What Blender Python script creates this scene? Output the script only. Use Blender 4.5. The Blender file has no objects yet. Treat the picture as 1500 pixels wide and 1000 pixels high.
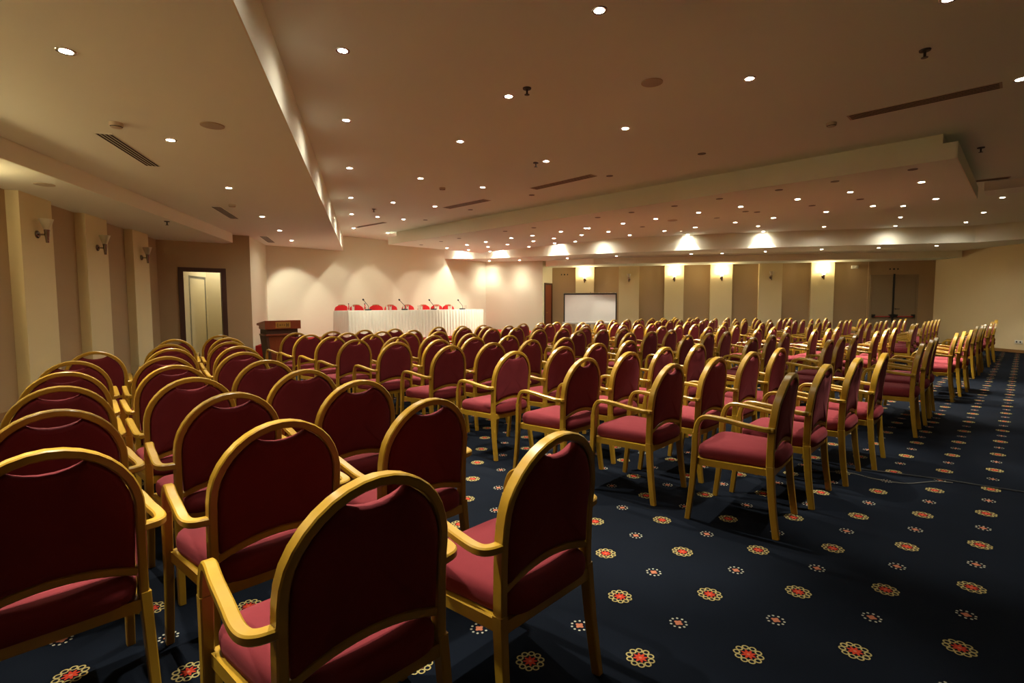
import bpy, bmesh, math, random
from mathutils import Vector, Matrix
random.seed(7)
S = bpy.context.scene
C = S.collection
PI = math.pi
Z1, Z2, Z3, ZS = 2.67, 2.87, 3.3, 2.97      # outer strip, soffits, main ceiling, dropped slab
ORD = ['first', 'second', 'third', 'fourth', 'fifth', 'sixth', 'seventh', 'eighth', 'ninth', 'tenth', 'eleventh', 'twelfth', 'thirteenth', 'fourteenth']

# measured positions in metres (x away from the stage, y along the rows)
CHAIRS = [["A", 0, 0, -7.78, 3.309], ["A", 0, 1, -7.766, 3.881], ["A", 0, 2, -7.793, 4.453], ["A", 0, 3, -7.78, 5.025], ["A", 1, 0, -7.149, 3.233], ["A", 1, 1, -7.149, 3.805], ["A", 1, 2, -7.134, 4.377], ["A", 1, 3, -7.119, 4.949], ["A", 2, 0, -6.431, 3.214], ["A", 2, 1, -6.428, 3.786], ["A", 2, 2, -6.392, 4.358], ["A", 2, 3, -6.409, 4.93], ["A", 3, 0, -5.646, 3.109], ["A", 3, 1, -5.655, 3.681], ["A", 3, 2, -5.642, 4.253], ["A", 3, 3, -5.614, 4.873], ["A", 4, 0, -4.894, 3.182], ["A", 4, 1, -4.88, 3.754], ["A", 4, 2, -4.901, 4.325], ["A", 4, 3, -4.86, 4.897], ["A", 5, 0, -4.055, 3.259], ["A", 5, 1, -4.053, 3.83], ["A", 5, 2, -4.063, 4.454], ["A", 5, 3, -4.024, 5.026], ["A", 6, 0, -3.142, 3.23], ["A", 6, 1, -3.158, 3.916], ["A", 6, 2, -3.166, 4.498], ["A", 6, 3, -3.147, 5.07], ["A", 7, 0, -2.359, 3.192], ["A", 7, 1, -2.387, 3.847], ["A", 7, 2, -2.409, 4.501], ["A", 7, 3, -2.348, 5.073], ["A", 8, 0, -1.691, 3.262], ["A", 8, 1, -1.656, 3.899], ["A", 8, 2, -1.63, 4.532], ["A", 8, 3, -1.59, 5.107], ["A", 9, 0, -0.958, 3.285], ["A", 9, 1, -0.93, 3.905], ["A", 9, 2, -0.878, 4.548], ["A", 9, 3, -0.807, 5.119], ["B", 0, 0, -7.821, 6.007], ["B", 0, 1, -7.817, 6.579], ["B", 0, 2, -7.849, 7.151], ["B", 1, 0, -7.186, 6.109], ["B", 1, 1, -7.198, 6.681], ["B", 1, 2, -7.212, 7.253], ["B", 2, 0, -6.493, 6.138], ["B", 2, 1, -6.468, 6.71], ["B", 2, 2, -6.46, 7.282], ["B", 3, 0, -5.634, 6.375], ["B", 3, 1, -5.631, 6.986], ["B", 3, 2, -5.593, 7.56], ["B", 4, 0, -4.873, 6.419], ["B", 4, 1, -4.846, 7.013], ["B", 4, 2, -4.812, 7.591], ["B", 5, 0, -4.0, 6.457], ["B", 5, 1, -3.99, 7.036], ["B", 5, 2, -3.986, 7.648], ["B", 6, 0, -3.152, 6.495], ["B", 6, 1, -3.145, 7.125], ["B", 6, 2, -3.133, 7.696], ["B", 7, 0, -2.345, 6.538], ["B", 7, 1, -2.347, 7.209], ["B", 7, 2, -2.358, 7.81], ["B", 8, 0, -1.556, 6.646], ["B", 8, 1, -1.577, 7.29], ["B", 8, 2, -1.562, 7.906], ["B", 9, 0, -0.733, 6.61], ["B", 9, 1, -0.731, 7.325], ["B", 9, 2, -0.749, 7.911], ["C", 0, 0, -7.802, 8.29], ["C", 0, 1, -7.793, 8.862], ["C", 0, 2, -7.823, 9.455], ["C", 1, 0, -7.166, 8.435], ["C", 1, 1, -7.17, 9.007], ["C", 1, 2, -7.179, 9.579], ["C", 2, 0, -6.395, 8.658], ["C", 2, 1, -6.409, 9.245], ["C", 2, 2, -6.431, 9.818], ["C", 3, 0, -5.581, 8.769], ["C", 3, 1, -5.572, 9.341], ["C", 3, 2, -5.611, 9.913], ["C", 4, 0, -4.807, 8.868], ["C", 4, 1, -4.796, 9.502], ["C", 4, 2, -4.765, 10.132], ["C", 5, 0, -4.003, 9.045], ["C", 5, 1, -4.011, 9.653], ["C", 5, 2, -3.976, 10.225], ["C", 6, 0, -3.125, 8.941], ["C", 6, 1, -3.118, 9.647], ["C", 6, 2, -3.072, 10.281], ["C", 7, 0, -2.339, 9.12], ["C", 7, 1, -2.281, 9.691], ["C", 7, 2, -2.298, 10.298], ["C", 8, 0, -1.543, 9.163], ["C", 8, 1, -1.537, 9.829], ["C", 8, 2, -1.528, 10.54], ["C", 9, 0, -0.665, 9.253], ["C", 9, 1, -0.629, 9.855], ["C", 9, 2, -0.584, 10.428], ["D", 0, 0, -7.806, 11.189], ["D", 0, 1, -7.802, 11.794], ["D", 0, 2, -7.802, 12.471], ["D", 1, 0, -7.161, 11.362], ["D", 1, 1, -7.175, 11.934], ["D", 1, 2, -7.161, 12.581], ["D", 2, 0, -6.369, 11.541], ["D", 2, 1, -6.395, 12.195], ["D", 2, 2, -6.411, 12.768], ["D", 3, 0, -5.644, 11.61], ["D", 3, 1, -5.608, 12.297], ["D", 3, 2, -5.611, 12.869], ["D", 4, 0, -4.845, 11.807], ["D", 4, 1, -4.818, 12.398], ["D", 4, 2, -4.841, 12.97], ["D", 5, 0, -4.041, 11.782], ["D", 5, 1, -4.052, 12.354], ["D", 5, 2, -3.958, 13.267], ["D", 6, 0, -3.184, 12.085], ["D", 6, 1, -3.166, 12.657], ["D", 6, 2, -3.119, 13.229], ["D", 7, 0, -2.312, 12.238], ["D", 7, 1, -2.303, 12.879], ["D", 7, 2, -2.297, 13.563], ["D", 8, 0, -1.492, 12.302], ["D", 8, 1, -1.591, 12.874], ["D", 8, 2, -1.591, 13.446], ["D", 9, 0, -0.616, 12.349], ["D", 9, 1, -0.575, 12.966], ["D", 9, 2, -0.562, 13.565], ["E", 0, 0, -7.791, 13.159], ["E", 0, 1, -7.79, 13.773], ["E", 0, 2, -7.805, 14.447], ["E", 0, 3, -7.791, 15.159], ["E", 1, 0, -7.161, 13.337], ["E", 1, 1, -7.139, 13.991], ["E", 1, 2, -7.126, 14.782], ["E", 1, 3, -7.161, 15.354], ["E", 2, 0, -6.411, 13.515], ["E", 2, 1, -6.388, 14.255], ["E", 2, 2, -6.372, 14.826], ["E", 2, 3, -6.371, 15.694], ["E", 3, 0, -5.611, 13.692], ["E", 3, 1, -5.611, 14.342], ["E", 3, 2, -5.611, 14.992], ["E", 3, 3, -5.604, 15.804], ["E", 4, 0, -4.841, 13.87], ["E", 4, 1, -4.801, 14.533], ["E", 4, 2, -4.785, 15.317], ["E", 4, 3, -4.828, 15.889], ["E", 4, 4, -4.865, 16.461], ["E", 5, 0, -4.041, 14.048], ["E", 5, 1, -4.047, 14.686], ["E", 5, 2, -4.015, 15.307], ["E", 5, 3, -4.023, 15.957], ["E", 5, 4, -4.045, 16.803], ["E", 6, 0, -3.134, 14.319], ["E", 6, 1, -3.141, 14.891], ["E", 6, 2, -3.173, 15.463], ["E", 6, 3, -3.142, 16.366], ["E", 6, 4, -3.125, 17.06], ["E", 7, 0, -2.361, 14.403], ["E", 7, 1, -2.361, 15.053], ["E", 7, 2, -2.299, 15.664], ["E", 7, 3, -2.284, 16.414], ["E", 7, 4, -2.274, 17.158], ["E", 8, 0, -1.591, 14.581], ["E", 8, 1, -1.591, 15.231], ["E", 8, 2, -1.591, 15.881], ["E", 8, 3, -1.591, 16.581], ["E", 8, 4, -1.591, 17.231], ["E", 9, 0, -0.521, 14.759], ["E", 9, 1, -0.526, 15.389], ["E", 9, 2, -0.479, 16.054], ["E", 9, 3, -0.521, 16.759], ["E", 9, 4, -0.521, 17.409], ["L", 0, 0, -7.894, 2.316], ["L", 1, 0, -7.147, 2.18], ["L", 1, 1, -7.323, 1.641], ["L", 2, 0, -6.337, 1.951], ["L", 2, 1, -6.443, 1.393], ["L", 3, 0, -5.595, 1.804], ["L", 3, 1, -5.755, 1.259], ["L", 3, 2, -5.883, 0.706], ["L", 4, 0, -4.835, 1.593], ["L", 4, 1, -4.861, 1.025], ["L", 4, 2, -4.966, 0.467], ["L", 5, 0, -3.989, 1.468], ["L", 5, 1, -4.104, 0.912], ["L", 5, 2, -4.177, 0.349], ["L", 6, 0, -3.209, 1.412], ["L", 6, 1, -3.315, 0.818], ["L", 6, 2, -3.437, 0.263], ["L", 7, 0, -2.531, 1.407], ["L", 7, 1, -2.594, 0.796], ["L", 7, 2, -2.66, 0.184], ["L", 8, 0, -1.801, 1.332], ["L", 8, 1, -1.837, 0.718], ["L", 8, 2, -1.929, 0.11], ["L", 9, 0, -1.024, 1.249], ["L", 9, 1, -1.08, 0.637]]
LIGHTS = {"side soffit": [[-4.273, 0.461, 2.87], [-5.825, 1.354, 2.87], [-7.614, 2.409, 2.87], [-9.626, 3.569, 2.87], [-11.15, 4.474, 2.87], [-12.632, 5.341, 2.87], [-2.7, -0.42, 2.87]], "main ceiling row beside side soffit": [[-3.914, 2.105, 3.3], [-5.324, 2.883, 3.3], [-7.108, 3.883, 3.3], [-9.022, 4.942, 3.3], [-10.611, 5.819, 3.3], [-12.475, 6.889, 3.3], [-2.4, 1.32, 3.3], [-1.85, 0.5, 3.3]], "main ceiling middle row": [[-2.162, 3.056, 3.3], [-3.632, 3.661, 3.3], [-5.023, 4.222, 3.3], [-6.892, 4.976, 3.3], [-8.864, 5.748, 3.3], [-10.53, 6.41, 3.3], [-0.46, 4.56, 3.3]], "main ceiling row nearest the dropped slab": [[-0.137, 6.615, 3.3], [-1.846, 4.888, 3.3], [-3.342, 5.243, 3.3], [-4.861, 5.635, 3.3], [-6.666, 6.088, 3.3], [-8.611, 6.559, 3.3], [-10.402, 7.013, 3.3], [-12.642, 8.005, 3.3]], "dropped slab": [[-12.102, 9.631, 2.97], [-11.096, 9.534, 2.97], [-12.098, 10.457, 2.97], [-10.232, 9.443, 2.97], [-11.067, 10.301, 2.97], [-11.95, 11.197, 2.97], [-9.215, 9.366, 2.97], [-10.257, 10.269, 2.97], [-10.233, 11.123, 2.97], [-9.264, 10.237, 2.97], [-8.556, 9.421, 2.97], [-9.173, 10.986, 2.97], [-8.531, 10.191, 2.97], [-7.634, 9.364, 2.97], [-8.561, 11.096, 2.97], [-7.659, 10.174, 2.97], [-6.921, 9.339, 2.97], [-6.876, 9.386, 2.97], [-6.891, 10.164, 2.97], [-5.985, 9.345, 2.97], [-6.871, 11.024, 2.97], [-5.229, 9.317, 2.97], [-5.931, 10.965, 2.97], [-5.196, 10.944, 2.97], [-4.332, 9.243, 2.97], [-3.569, 9.21, 2.97], [-4.317, 10.881, 2.97], [-3.57, 10.833, 2.97], [-2.681, 9.207, 2.97], [-1.962, 9.191, 2.97], [-2.673, 10.819, 2.97], [-1.952, 10.762, 2.97], [-1.589, 11.132, 2.97], [-1.112, 9.144, 2.97], [-1.116, 10.753, 2.97]], "ceiling strip between slab and far soffit": [[-9.155, 13.191, 3.3], [-6.816, 13.486, 3.3], [-7.021, 14.325, 3.3], [-5.005, 14.076, 3.3], [-5.274, 15.23, 3.3], [-3.843, 15.425, 3.3], [-2.186, 15.025, 3.3], [-2.512, 16.592, 3.3], [-0.43, 13.633, 3.3], [-0.779, 15.569, 3.3], [-1.173, 17.124, 3.3], [-13.52, 11.42, 3.3], [-12.55, 12.16, 3.3], [-10.6, 12.84, 3.3]], "far soffit": [[-11.076, 13.929, 2.87], [-9.495, 14.463, 2.87], [-7.49, 15.534, 2.87], [-6.764, 16.113, 2.87], [-5.63, 16.472, 2.87], [-4.278, 17.006, 2.87], [-3.04, 17.707, 2.87], [-1.827, 18.244, 2.87], [-12.69, 13.301, 2.87], [-13.652, 12.77, 2.87]]}  # includes a few unseen lamps added overhead to light the nearest chairs
SPRINK = [[-3.378, 3.646, 3.3], [-5.008, 5.586, 3.3], [-0.668, 5.326, 3.3], [-0.518, 9.106, 3.3], [-9.732, 5.844, 3.3], [-5.79, 12.174, 3.3], [-9.031, 13.935, 3.3], [-9.919, 2.199, 2.67]]
SMOKE = [[-5.616, 0.908, 2.87], [-8.821, 2.83, 2.87], [-7.185, 5.636, 3.3], [-1.635, 6.702, 3.3]]
SPEAK = [[-5.106, 1.504, 2.87], [-2.498, 4.347, 3.3], [-7.886, 0.592, 2.67], [-5.085, 9.711, 2.97]]
VENTS = [["a", 2.87, [[-6.058, 0.815], [-5.974, 0.926], [-6.969, 1.509], [-7.076, 1.402]]], ["b", 2.87, [[-9.201, 2.642], [-9.105, 2.741], [-10.137, 3.356], [-10.239, 3.253]]], ["c", 2.87, [[-12.327, 4.496], [-12.212, 4.616], [-13.315, 5.223], [-13.43, 5.103]]], ["d", 3.3, [[-6.099, 6.7], [-4.815, 6.679], [-4.888, 6.816], [-6.191, 6.87]]], ["e", 3.3, [[-8.535, 6.742], [-7.339, 6.787], [-7.421, 6.933], [-8.665, 6.934]]], ["f", 3.3, [[-12.302, 6.813], [-11.023, 6.874], [-11.101, 7.016], [-12.361, 6.922]]], ["g", 3.3, [[-1.476, 6.565], [-0.261, 6.592], [-0.25, 6.718], [-1.449, 6.738]]], ["h", 3.3, [[-0.703, 11.432], [-0.287, 11.499], [-0.289, 11.623], [-0.711, 11.591]]]]
OFF = [[-11.977, 8.638, 2.97], [-10.986, 8.551, 2.97], [-10.173, 8.486, 2.97], [-8.475, 8.417, 2.97], [-7.673, 8.492, 2.97], [-5.926, 8.375, 2.97], [-5.178, 8.358, 2.97], [-4.335, 8.341, 2.97], [-3.543, 8.285, 2.97], [-2.662, 8.27, 2.97], [-1.944, 8.246, 2.97], [-1.093, 8.212, 2.97], [-5.954, 10.05, 2.97], [-4.346, 10.061, 2.97], [-3.688, 9.742, 2.97], [-3.562, 9.95, 2.97], [-2.678, 9.978, 2.97], [-1.978, 9.93, 2.97]]
OFF3 = [[-3.17, 6.824, 3.3], [-4.711, 6.964, 3.3], [-6.51, 7.15, 3.3], [-8.398, 7.318, 3.3], [-10.129, 7.432, 3.3]]
EX = {"glass": [6.42, 7.375, 7.488, 7.911, 8.006, 8.365, 8.463, 8.939, 9.024, 9.392, 9.474, 10.023], "bottle": [6.321, 6.757], "mic": [[6.757, 6.626], [7.822, 7.659], [8.761, 8.616], [9.783, 9.631]], "redchair": [6.641, 7.08, 7.686, 8.163, 8.745, 9.28, 9.766, 10.221], "table": [6.18, 10.433, 6.141], "lect": [3.783, 4.45, 3.779]}

# ------------------------------------------------------------------ materials
class NT:
    """tiny node expression helper"""
    def __init__(s, m):
        m.use_nodes = True
        s.m = m; s.t = m.node_tree; s.b = s.t.nodes['Principled BSDF']
    def n(s, typ, **kw):
        nd = s.t.nodes.new(typ)
        for k, v in kw.items(): setattr(nd, k, v)
        return nd
    def link(s, a, b): s.t.links.new(a, b)
    def math(s, op, a, b=None, c=None):
        nd = s.n('ShaderNodeMath', operation=op)
        for i, v in enumerate((a, b, c)):
            if v is None: continue
            if isinstance(v, (int, float)): nd.inputs[i].default_value = v
            else: s.link(v, nd.inputs[i])
        return nd.outputs[0]
    def mix(s, f, a, b):
        nd = s.n('ShaderNodeMix', data_type='RGBA')
        for i, v in ((0, f), (6, a), (7, b)):
            if isinstance(v, (int, float)): nd.inputs[i].default_value = v
            elif isinstance(v, tuple): nd.inputs[i].default_value = (*v, 1) if len(v) == 3 else v
            else: s.link(v, nd.inputs[i])
        return nd.outputs[2]
    def pos(s):
        return s.n('ShaderNodeNewGeometry').outputs['Position']
    def obj(s):
        return s.n('ShaderNodeTexCoord').outputs['Object']
    def noise(s, vec, scale, detail=3, rough=.55):
        nd = s.n('ShaderNodeTexNoise')
        nd.inputs['Scale'].default_value = scale; nd.inputs['Detail'].default_value = detail
        nd.inputs['Roughness'].default_value = rough
        s.link(vec, nd.inputs['Vector'])
        return nd.outputs['Fac']
    def scale(s, vec, v):
        nd = s.n('ShaderNodeVectorMath', operation='MULTIPLY'); s.link(vec, nd.inputs[0]); nd.inputs[1].default_value = v
        return nd.outputs[0]
    def bump(s, h, strength, dist=.002):
        nd = s.n('ShaderNodeBump'); nd.inputs['Strength'].default_value = strength; nd.inputs['Distance'].default_value = dist
        s.link(h, nd.inputs['Height']); s.link(nd.outputs[0], s.b.inputs['Normal'])
    def set(s, **kw):
        for k, v in kw.items():
            i = s.b.inputs[k.replace('_', ' ')]
            if isinstance(v, (int, float)): i.default_value = v
            elif isinstance(v, tuple): i.default_value = (*v, 1) if len(v) == 3 else v
            else: s.link(v, i)

def mat(name): 
    return NT(bpy.data.materials.new(name))

def plain(name, col, rough=.5, **kw):
    m = mat(name); m.set(Base_Color=col, Roughness=rough, **kw)
    f = m.noise(m.obj(), 35, 2)
    m.set(Base_Color=m.mix(m.math('MULTIPLY', f, .16), col, tuple(c * .75 for c in col)))
    return m.m

def plaster(name, col, amt=.06):
    m = mat(name)
    f = m.noise(m.pos(), 1.4, 3); g = m.noise(m.pos(), 60, 3)
    c = m.mix(m.math('MULTIPLY', f, .25), col, tuple(x * .86 for x in col))
    m.set(Base_Color=c, Roughness=.85)
    m.bump(g, amt, .002)
    return m.m

def wallpaper(name, col, dark):
    m = mat(name)
    f = m.noise(m.scale(m.pos(), (60, 60, 520)), 1, 2)        # woven horizontal threads
    g = m.noise(m.scale(m.pos(), (420, 420, 40)), 1, 2)
    h = m.math('ADD', m.math('MULTIPLY', f, .6), m.math('MULTIPLY', g, .4))
    m.set(Base_Color=m.mix(h, dark, col), Roughness=.8)
    m.bump(h, .12, .0015)
    return m.m

def wood(name, a, b, rough=.3, coat=.4, sc=(3, 3, 3), grain=12):
    m = mat(name)
    v = m.scale(m.obj(), sc)
    f = m.noise(v, grain, 4, .6)
    m.set(Base_Color=m.mix(f, a, b), Roughness=rough, Coat_Weight=coat, Coat_Roughness=.15)
    m.bump(f, .04, .001)
    return m.m

def fabric(name, a, b, rough=.9, sheen=.25):
    m = mat(name)
    f = m.noise(m.obj(), 420, 2); g = m.noise(m.obj(), 9, 3)
    m.set(Base_Color=m.mix(m.math('ADD', m.math('MULTIPLY', f, .5), m.math('MULTIPLY', g, .5)), a, b), Roughness=rough,
          Sheen_Weight=sheen, Sheen_Roughness=.45, Specular_IOR_Level=.15)
    m.set(Sheen_Tint=(b[0] * 1.5 + .1, b[1] * 2 + .05, b[2] * 2 + .05))
    m.bump(f, .15, .0008)
    return m.m

def emit(name, col, strength):
    m = mat(name); m.set(Base_Color=(.9, .85, .75), Emission_Color=col, Emission_Strength=strength, Roughness=.4)
    m.m.cycles.emission_sampling = 'NONE'
    return m.m

def metal(name, col, rough):
    m = mat(name); f = m.noise(m.obj(), 40, 2)
    m.set(Base_Color=col, Metallic=1.0, Roughness=m.math('ADD', m.math('MULTIPLY', f, .1), rough - .05))
    return m.m

M = {}
M['ceil'] = plaster('ceiling_plaster', (.83, .87, .77))
M['fascia'] = plaster('fascia_plaster', (.82, .80, .66))
M['cream'] = wallpaper('cream_wallpaper', (.75, .71, .54), (.66, .61, .45))
M['brown'] = wallpaper('brown_wallfabric', (.44, .31, .17), (.36, .245, .13))
M['pilaster'] = plaster('pilaster_paint', (.73, .62, .36))
M['tan'] = wallpaper('tan_wallpaper', (.72, .60, .37), (.63, .51, .30))
M['white'] = plain('white_paint', (.8, .78, .72), .5)
M['greydoor'] = plain('grey_door_paint', (.22, .225, .21), .45)
M['gold'] = wood('honey_beech', (.39, .225, .018), (.29, .155, .012), .30, .12, (1, 1, .35), 16)
M['burg'] = fabric('burgundy_fabric', (.106, .0115, .0148), (.168, .021, .026))
M['darkwood'] = wood('dark_walnut', (.045, .015, .007), (.08, .026, .011), .5, .0, (9, 9, .8), 5)
M['redwood'] = wood('mahogany', (.27, .055, .018), (.16, .030, .010), .3, .4, (10, 10, .7), 5)
M['redfab'] = fabric('red_cover', (.62, .022, .026), (.75, .035, .035), .85, .2)
M['redcarpet'] = fabric('red_stage_carpet', (.27, .010, .008), (.36, .016, .012), .95, .2)
M['cloth'] = fabric('ivory_satin', (.80, .77, .62), (.86, .83, .70), .45, .2)
M['chrome'] = metal('chrome', (.62, .60, .56), .22)
M['steel'] = metal('sconce_steel', (.26, .23, .20), .25)
M['brass'] = metal('brass', (.62, .42, .12), .38)
M['brassmark'] = plain('plaque_engraving', (.05, .028, .01), .6)
M['black'] = plain('black_plastic', (.012, .012, .012), .4)
M['blackm'] = plain('dark_metal', (.045, .04, .035), .4)
M['vent'] = plain('vent_frame', (.46, .37, .26), .6)
M['slot'] = plain('vent_slot', (.02, .013, .008), .8)
M['ringoff'] = plain('unlit_lamp_glass', (.07, .05, .035), .3)
M['speaker'] = plain('speaker_grille', (.46, .40, .32), .7)
M['screen'] = plain('projection_cloth', (.78, .76, .70), .8)
M['basewood'] = wood('baseboard_wood', (.30, .15, .05), (.2, .1, .03), .4, .2)
M['plate'] = plain('socket_plastic', (.75, .72, .62), .4)
M['redbar'] = plain('red_bar', (.45, .02, .015), .35)
M['firedoor'] = wallpaper('fire_door_paint', (.30, .23, .14), (.26, .19, .11))
M['lamp'] = emit('halogen_glow', (1, .90, .72), 34)
M['bowl'] = emit('lit_glass_bowl', (1, .84, .52), 5)
M['corr'] = plaster('corridor_paint', (.80, .72, .48))
g = mat('clear_glass'); g.set(Base_Color=(.95, .97, .97), Roughness=.03, Transmission_Weight=1.0, IOR=1.45); M['glass'] = g.m
g = mat('frosted_glass'); g.set(Base_Color=(.80, .74, .58), Roughness=.35, Transmission_Weight=.55, IOR=1.4); M['frost'] = g.m
g = mat('stone_tiles')
f = g.noise(g.pos(), 5, 4); g.set(Base_Color=g.mix(f, (.34, .26, .16), (.46, .36, .23)), Roughness=.45); M['stone'] = g.m

def carpet():
    m = mat('navy_medallion_carpet')
    sep = m.n('ShaderNodeSeparateXYZ'); m.link(m.pos(), sep.inputs[0])
    X, Y = sep.outputs[0], sep.outputs[1]
    vx, vy = .2811, .2992
    u = m.math('DIVIDE', m.math('ADD', X, .1244), vx)
    v = m.math('DIVIDE', m.math('SUBTRACT', Y, 2.5575), vy)
    iu, iv = m.math('ROUND', u), m.math('ROUND', v)
    par = m.math('ABSOLUTE', m.math('MODULO', m.math('ADD', iu, iv), 2.0))       # 0 large, 1 small
    px = m.math('MULTIPLY', m.math('SUBTRACT', u, iu), vx)
    py = m.math('MULTIPLY', m.math('SUBTRACT', v, iv), vy)
    r = m.math('SQRT', m.math('ADD', m.math('MULTIPLY', px, px), m.math('MULTIPLY', py, py)))
    a = m.math('ARCTAN2', py, px)
    def petal(n, rad):
        w = 2 * PI / n
        seg = m.math('SUBTRACT', m.math('FLOORED_MODULO', a, w), w / 2)
        dx = m.math('SUBTRACT', m.math('MULTIPLY', r, m.math('COSINE', seg)), rad)
        dy = m.math('MULTIPLY', r, m.math('SINE', seg))
        return m.math('SQRT', m.math('ADD', m.math('MULTIPLY', dx, dx), m.math('MULTIPLY', dy, dy)))
    big = m.math('LESS_THAN', par, .5); small = m.math('SUBTRACT', 1.0, big)
    dp = petal(10, .041)
    ringL = m.math('LESS_THAN', m.math('ABSOLUTE', m.math('SUBTRACT', dp, .0105)), .0027)
    lobes = m.math('ADD', .021, m.math('MULTIPLY', m.math('COSINE', m.math('MULTIPLY', a, 8.0)), .006))
    coreL = m.math('LESS_THAN', r, lobes)
    eyeL = m.math('LESS_THAN', r, .006)
    dotsS = m.math('LESS_THAN', petal(10, .032), .0050)
    coreS = m.math('LESS_THAN', r, m.math('ADD', .0155, m.math('MULTIPLY', m.math('COSINE', m.math('MULTIPLY', a, 4.0)), .003)))
    nz = m.noise(m.pos(), 3.0, 4); fz = m.noise(m.pos(), 330, 2)
    base = m.mix(m.math('ADD', m.math('MULTIPLY', nz, .6), m.math('MULTIPLY', fz, .4)), (.0017, .0024, .0040), (.0047, .0069, .0122))
    c = m.mix(m.math('MULTIPLY', big, ringL), base, (.29, .225, .085))
    c = m.mix(m.math('MULTIPLY', big, coreL), c, (.34, .030, .013))
    c = m.mix(m.math('MULTIPLY', big, eyeL), c, (.34, .10, .055))
    c = m.mix(m.math('MULTIPLY', small, dotsS), c, (.30, .28, .21))
    c = m.mix(m.math('MULTIPLY', small, coreS), c, (.31, .105, .055))
    m.set(Base_Color=c, Roughness=1.0, Specular_IOR_Level=.06)
    m.bump(fz, .3, .003)
    return m.m
M['carpet'] = carpet()

# ------------------------------------------------------------------ object helpers
def tag(o, label=None, cat=None, group=None, kind=None):
    if label: o['label'] = label
    if cat: o['category'] = cat
    if group: o['group'] = group
    if kind: o['kind'] = kind
    return o

def empty(name, loc=(0, 0, 0), rz=0, label=None, cat=None, group=None):
    o = bpy.data.objects.new(name, None); C.objects.link(o)
    o.empty_display_size = .1
    o.location = loc; o.rotation_euler = (0, 0, rz)
    return tag(o, label, cat, group)

def obj(name, bm, m, parent=None, smooth=True, ang=40):
    bmesh.ops.recalc_face_normals(bm, faces=bm.faces)
    me = bpy.data.meshes.new(name); bm.to_mesh(me); bm.free()
    me.materials.append(m)
    if smooth:
        for p in me.polygons: p.use_smooth = True
        try: me.set_sharp_from_angle(angle=math.radians(ang))
        except Exception: pass
    o = bpy.data.objects.new(name, me); C.objects.link(o)
    if parent: o.parent = parent
    return o

def box(bm, x0, x1, y0, y1, z0, z1, mtx=None, bev=0):
    vs = [bm.verts.new((x, y, z)) for z in (z0, z1) for y in (y0, y1) for x in (x0, x1)]
    fs = [(0, 2, 3, 1), (4, 5, 7, 6), (0, 1, 5, 4), (2, 6, 7, 3), (0, 4, 6, 2), (1, 3, 7, 5)]
    faces = [bm.faces.new([vs[i] for i in f]) for f in fs]
    if bev:
        ed = list({e for f in faces for e in f.edges})
        r = bmesh.ops.bevel(bm, geom=ed, offset=bev, segments=2, affect='EDGES', profile=.6)
        vs = list({v for f in r['faces'] for v in f.verts} | {v for v in vs if v.is_valid})
    if mtx is not None:
        for v in vs: v.co = mtx @ v.co
    return vs

def B(*a, **k):
    bm = bmesh.new(); box(bm, *a, **k); return bm

def prism(bm, pts, z0, z1):
    lo = [bm.verts.new((x, y, z0)) for x, y in pts]; hi = [bm.verts.new((x, y, z1)) for x, y in pts]
    n = len(pts)
    for i in range(n):
        j = (i + 1) % n
        bm.faces.new((lo[i], lo[j], hi[j], hi[i]))
    bm.faces.new(lo[::-1]); bm.faces.new(hi)
    bmesh.ops.triangulate(bm, faces=[f for f in bm.faces if len(f.verts) > 4])
    return bm

def lathe(bm, prof, seg=24, mtx=None, cap=True):
    rings = []
    for r, z in prof:
        rings.append([bm.verts.new((r * math.cos(2 * PI * k / seg), r * math.sin(2 * PI * k / seg), z)) for k in range(seg)])
    for a, b in zip(rings, rings[1:]):
        for k in range(seg):
            bm.faces.new((a[k], a[(k + 1) % seg], b[(k + 1) % seg], b[k]))
    if cap:
        bm.faces.new(rings[0][::-1]); bm.faces.new(rings[-1])
    if mtx is not None:
        for R_ in rings:
            for v in R_: v.co = mtx @ v.co
    return bm

def spline(pts, n=6):
    P = [Vector(p) for p in pts]; out = []
    for i in range(len(P) - 1):
        p0 = P[max(i - 1, 0)]; p1 = P[i]; p2 = P[i + 1]; p3 = P[min(i + 2, len(P) - 1)]
        for k in range(n):
            t = k / n
            out.append(.5 * ((2 * p1) + (p2 - p0) * t + (2 * p0 - 5 * p1 + 4 * p2 - p3) * t * t + (3 * p1 - p0 - 3 * p2 + p3) * t ** 3))
    out.append(P[-1]); return out

def sweep(bm, path, w, h, sidef, ch=.25):
    """bentwood bar: chamfered rectangle w (along side) x h swept on a path; w, h may be functions of 0..1"""
    n = len(path); rings = []
    for i, p in enumerate(path):
        t = (path[min(i + 1, n - 1)] - path[max(i - 1, 0)]).normalized()
        s = sidef(t, i / (n - 1)); s = (s - t * s.dot(t)).normalized(); u = t.cross(s)
        a = (w(i / (n - 1)) if callable(w) else w) / 2; b = (h(i / (n - 1)) if callable(h) else h) / 2
        c = min(a, b) * ch
        cs = [(a, b - c), (a - c, b), (-a + c, b), (-a, b - c), (-a, -b + c), (-a + c, -b), (a - c, -b), (a, -b + c)]
        rings.append([bm.verts.new(p + s * x + u * y) for x, y in cs])
    for A, Bq in zip(rings, rings[1:]):
        for k in range(8):
            bm.faces.new((A[k], A[(k + 1) % 8], Bq[(k + 1) % 8], Bq[k]))
    bm.faces.new(rings[0][::-1]); bm.faces.new(rings[-1])
    return bm

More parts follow.
